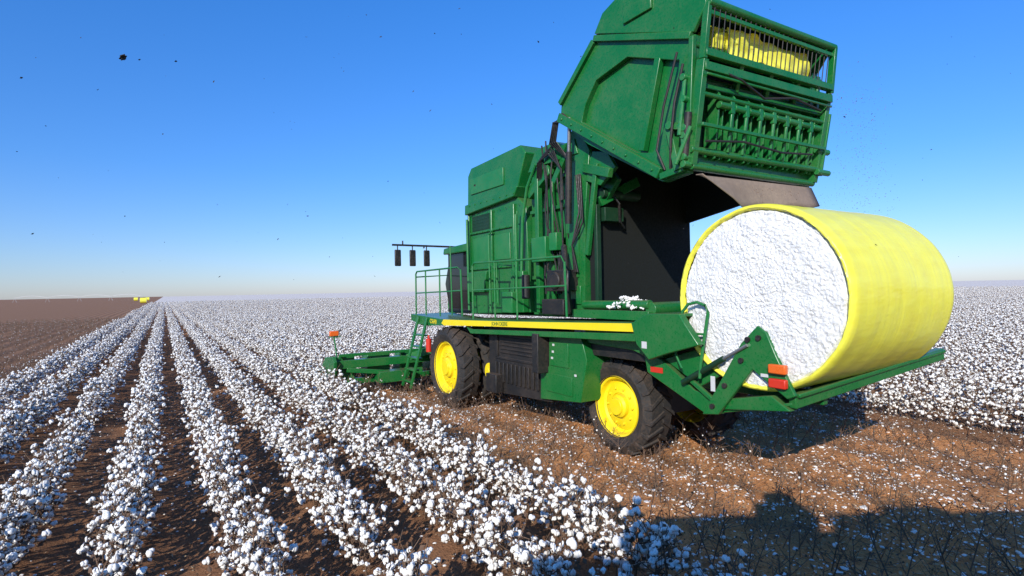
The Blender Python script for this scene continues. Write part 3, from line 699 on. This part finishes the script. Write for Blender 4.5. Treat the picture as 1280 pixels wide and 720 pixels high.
g=G(); g.cyl((-1.4,-.42,1.45),(-2.1,-.44,1.85),.04,14); g.cyl((-2.1,-.44,1.85),(-2.45,-.44,2.05),.022,10,1); mk("cradle_cylinder",g,[DGREEN,STEEL],cr)
for p in ((-2.45,2.12),(-2.6,2.15),(-2.1,1.5),(-2.35,1.85),(-1.9,1.2)): mk("pivot_bolt",G().cyl((p[0],-.45,p[1]),(p[0],-.42,p[1]),.035,10),BLACK,cr)
for z,m_ in ((1.80,ORANGE),(1.63,RED)):
    g=G(); g.box(-2.98,-2.76,-.5,-.43,z-.055,z+.055); mk("tail_light",g,m_,cr,.015)
boxes("reflector_decal",[(-1.95,-1.88,-.43,-.425,1.4,1.6),(-2.72,-2.62,-.43,-.425,1.68,1.72),(-.92,-.82,-.625,-.62,1.9,2.0)],WHITE,cr,0)
g=G(); g.box(-.98,-.74,-.37,-.362,1.52,1.6); mk("red_reflector",g,RED,cr)
# ------------ header
hd=empty("picking_header",H)
g=G(); g.beam((8.6,-2.7,.85),(8.6,5.3,.85),.25,.22); g.beam((8.75,-2.7,.35),(8.75,5.3,.35),.15,.15); g.beam((8.5,-2.6,1.1),(8.5,5.3,1.1),.08,.08)
g.prism([(8.3,.95),(8.45,1.1),(9.3,1.0),(10.1,.45),(9.9,.3),(8.5,.3)],-2.78,-2.7)
for b in (-2.5,-.8,.8,2.4,4.0,5.2): g.beam((8.6,b,1.1),(8.75,b,.35),.06,.1)
g.beam((8.6,-.6,.9),(7.6,.4,1.3),.15,.2); g.beam((8.6,2.8,.9),(7.6,2.0,1.3),.15,.2)
g.beam((8.5,-2.4,.7),(8.3,-.5,.45),.1,.12); g.box(8.15,8.6,-1.6,-.6,.3,.6)
mk("header_frame",g,GREEN,hd,.01)
for k in range(9):
    c=B0+DR*.5+DR*k-.02
    g=G()
    g.add([(8.7,-(c-.33),1.05),(8.7,-(c+.33),1.05),(9.5,-(c+.25),.95),(9.5,-(c-.25),.95),(10.5,-c,.22),(8.7,-(c-.33),.25),(8.7,-(c+.33),.25),(9.6,-(c+.25),.15),(9.6,-(c-.25),.15)],
      [(0,1,2,3),(3,2,4),(0,3,8,5),(3,4,8),(1,6,7,2),(2,7,4),(0,5,6,1),(5,8,7,6),(8,4,7)])
    mk("row_unit",g,GREEN2,hd,.02)
g=G(); g.cyl((8.5,-2.65,1.0),(8.5,-2.72,1.62),.02,8); g.beam((8.5,-2.85,1.62),(8.5,-2.55,1.62),.03,.03); mk("marker_post",g,GREEN2,hd)
g=G(); g.box(8.45,8.55,-2.84,-2.6,1.64,1.78); mk("marker_lamp",g,ORANGE,hd,.02)

# ------------------------------------------------------------------ BALE
bale=empty("round_cotton_bale",None,FRAME@Matrix.Translation((-2.5,0,0)))
bale["label"]="huge round cotton bale in yellow plastic wrap on rear cradle"; bale["category"]="cotton bale"
BR=1.175; BZ=2.63; b0,b1=-.3,2.15
vv=[];ff=[]; n=200; K=[(.0,.935),(-.02,.945),(-.028,.96),(-.022,.98),(-.005,.994)]+[(t,1) for t in np.linspace(0.02,.95,44)]+[(.975,.992),(.995,.97),(1.005,.93),(1.0,.9)]
for k,(t,s) in enumerate(K):
    bb=b0+(b1-b0)*t
    for i in range(n):
        an=2*math.pi*i/n; r=BR*s*(1+.008*noise.noise(Vector((math.cos(an)*3,math.sin(an)*3,bb*1.2)))+.0015*math.sin(bb*16)+.0015*noise.noise(Vector((math.cos(an)*9,math.sin(an)*9,bb*9))))
        if s<.97: r*=1+.010*noise.noise(Vector((math.cos(an)*14,math.sin(an)*14,k)))
        r+= -.02*max(0,-math.sin(an))**3
        vv.append((r*math.cos(an)*1.02,-bb,BZ+r*math.sin(an)))
for k in range(len(K)-1):
    for i in range(n): ff.append((k*n+i,k*n+(i+1)%n,(k+1)*n+(i+1)%n,(k+1)*n+i))
g=G(); g.add(vv,ff); wo=mk("plastic_wrap",g,WRAP,bale,smooth=80)
for side,bf_,n,K in ((-1,b0,520,150),(1,b1,160,30)):
    vv=[(0,-bf_+(.07 if side<0 else -.07),BZ)];ff=[]
    for k in range(1,K+1):
        rr=k/K
        for i in range(n):
            an=2*math.pi*i/n; r=BR*.958*rr*(1+.012*noise.noise(Vector((math.cos(an)*6,math.sin(an)*6,0)))*rr); x=r*math.cos(an)*1.01; z=BZ+r*math.sin(an)
            l1=noise.noise(Vector((x*17,z*17,bf_+3))); l2=noise.noise(Vector((x*36,z*36,bf_+3)))
            bul=.08*(1-rr**3)+.022*noise.noise(Vector((x*5,z*5,bf_)))+.022*(abs(l1)**.7)+.020*(abs(l2)**.7)
            if rr>.96: bul-=.06*(rr-.96)/.04
            vv.append((x,-bf_-side*bul,z))
    ff=[(0,1+i,1+(i+1)%n) for i in range(n)]
    for k in range(K-1):
        for i in range(n): ff.append((1+k*n+i,1+(k+1)*n+i,1+(k+1)*n+(i+1)%n,1+k*n+(i+1)%n))
    g=G(); g.add(vv,ff); mk("cotton_end",g,FACE,bale,smooth=180)

# ------------------------------------------------------------------ distant things
pv=empty("irrigation_pivot",None,Matrix.Identity(4)); pv["label"]="long centre pivot irrigation line on thin towers"; pv["category"]="irrigation system"
g=G(); y0=430; tw=[(-382+i*21,y0+i*5) for i in range(5)]
for (x0_,ya),(x1_,yb) in zip(tw[:-1],tw[1:]):
    pts=[(x0_+(x1_-x0_)*t,-(ya+(yb-ya)*t),3.6+1.4*math.sin(math.pi*t)) for t in np.linspace(0,1,9)]
    g.tube(pts,.16,6); g.tube([(p[0],p[1],p[2]-1.2*math.sin(math.pi*k/8)) for k,p in enumerate(pts)],.06,4)
mk("pipe_span",g,WHITE,pv)
for x_,y_ in tw:
    g=G(); g.tube([(x_-1.6,-y_,.3),(x_,-y_,3.7),(x_+1.6,-y_,.3)],.1,5); mk("tower",g,WHITE,pv)
for i,(x_,y_) in enumerate(((-262,390),(-254,390),(-160,243))):
    e=empty("round_cotton_bale",None,Matrix.Identity(4)); e["label"]="yellow wrapped round bale lying far off in field"; e["category"]="cotton bale"; e["group"]="yellow bales in the distance"
    e.matrix_world=Matrix.Translation((x_,y_,0))@Matrix.Rotation(math.radians(120),4,'Z')
    g=G(); g.lathe(0,1.2,[(1.2,-1.2),(1.22,-.6),(1.22,.6),(1.2,1.2)],32); mk("plastic_wrap",g,WRAP,e)
    for s_ in (-1,1): mk("cotton_end",G().lathe(0,1.2,[(1.19,1.19*s_),(.8,1.25*s_),(.001,1.27*s_)],32),COTTON,e)

# ------------------------------------------------------------------ vehicle behind the camera (casts the big shadow)
T=empty("support_truck",None,Matrix.Translation((.1,-.3,0))); T["label"]="high support truck with box body following the harvester"; T["category"]="truck"
def tb(g,x0,x1,y0,y1,z0,z1): g.box(x0,x1,-y1,-y0,z0,z1)
g=G(); tb(g,.75,4.9,-2.6,-.1,1.2,3.55); tb(g,.95,3.6,-2.5,-.2,3.55,3.85); tb(g,1.6,2.4,-1.2,-.3,3.85,4.0)
mk("cargo_box",g,GREEN,T,.05)
g=G(); tb(g,-1.95,.74,-2.5,0,1.1,3.2); tb(g,-1.2,.7,-2.4,-.05,3.2,3.8); mk("cab",g,GREEN,T,.1)
g=G(); tb(g,-.9,.3,.005,.02,1.8,2.75); mk("side_window",g,GLASS,T)
g=G(); g.cyl((.35,.4,3.8),(.35,.4,4.25),.2,16); tb(g,.1,.7,-.6,-.1,3.8,4.0); mk("beacon",g,ORANGE,T,.02)
g=G(); tb(g,-1.6,4.2,-2.0,-.6,.8,1.15); mk("chassis",g,BLACK,T,.02)
for x_ in (-.9,3.0):
    for y_ in (-.45,-2.45):
        g=G(); g.lathe(x_,.55,[(.3,-y_-.0),(.5,-y_-.02),(.55,-y_+.05),(.55,-y_+.25),(.5,-y_+.32),(.3,-y_+.3)],32,closed=True); g.lathe(x_,.55,[(.3,-y_+.02),(.15,-y_+.06),(.001,-y_+.06)],24); mk("wheel",g,RUBBER,T)
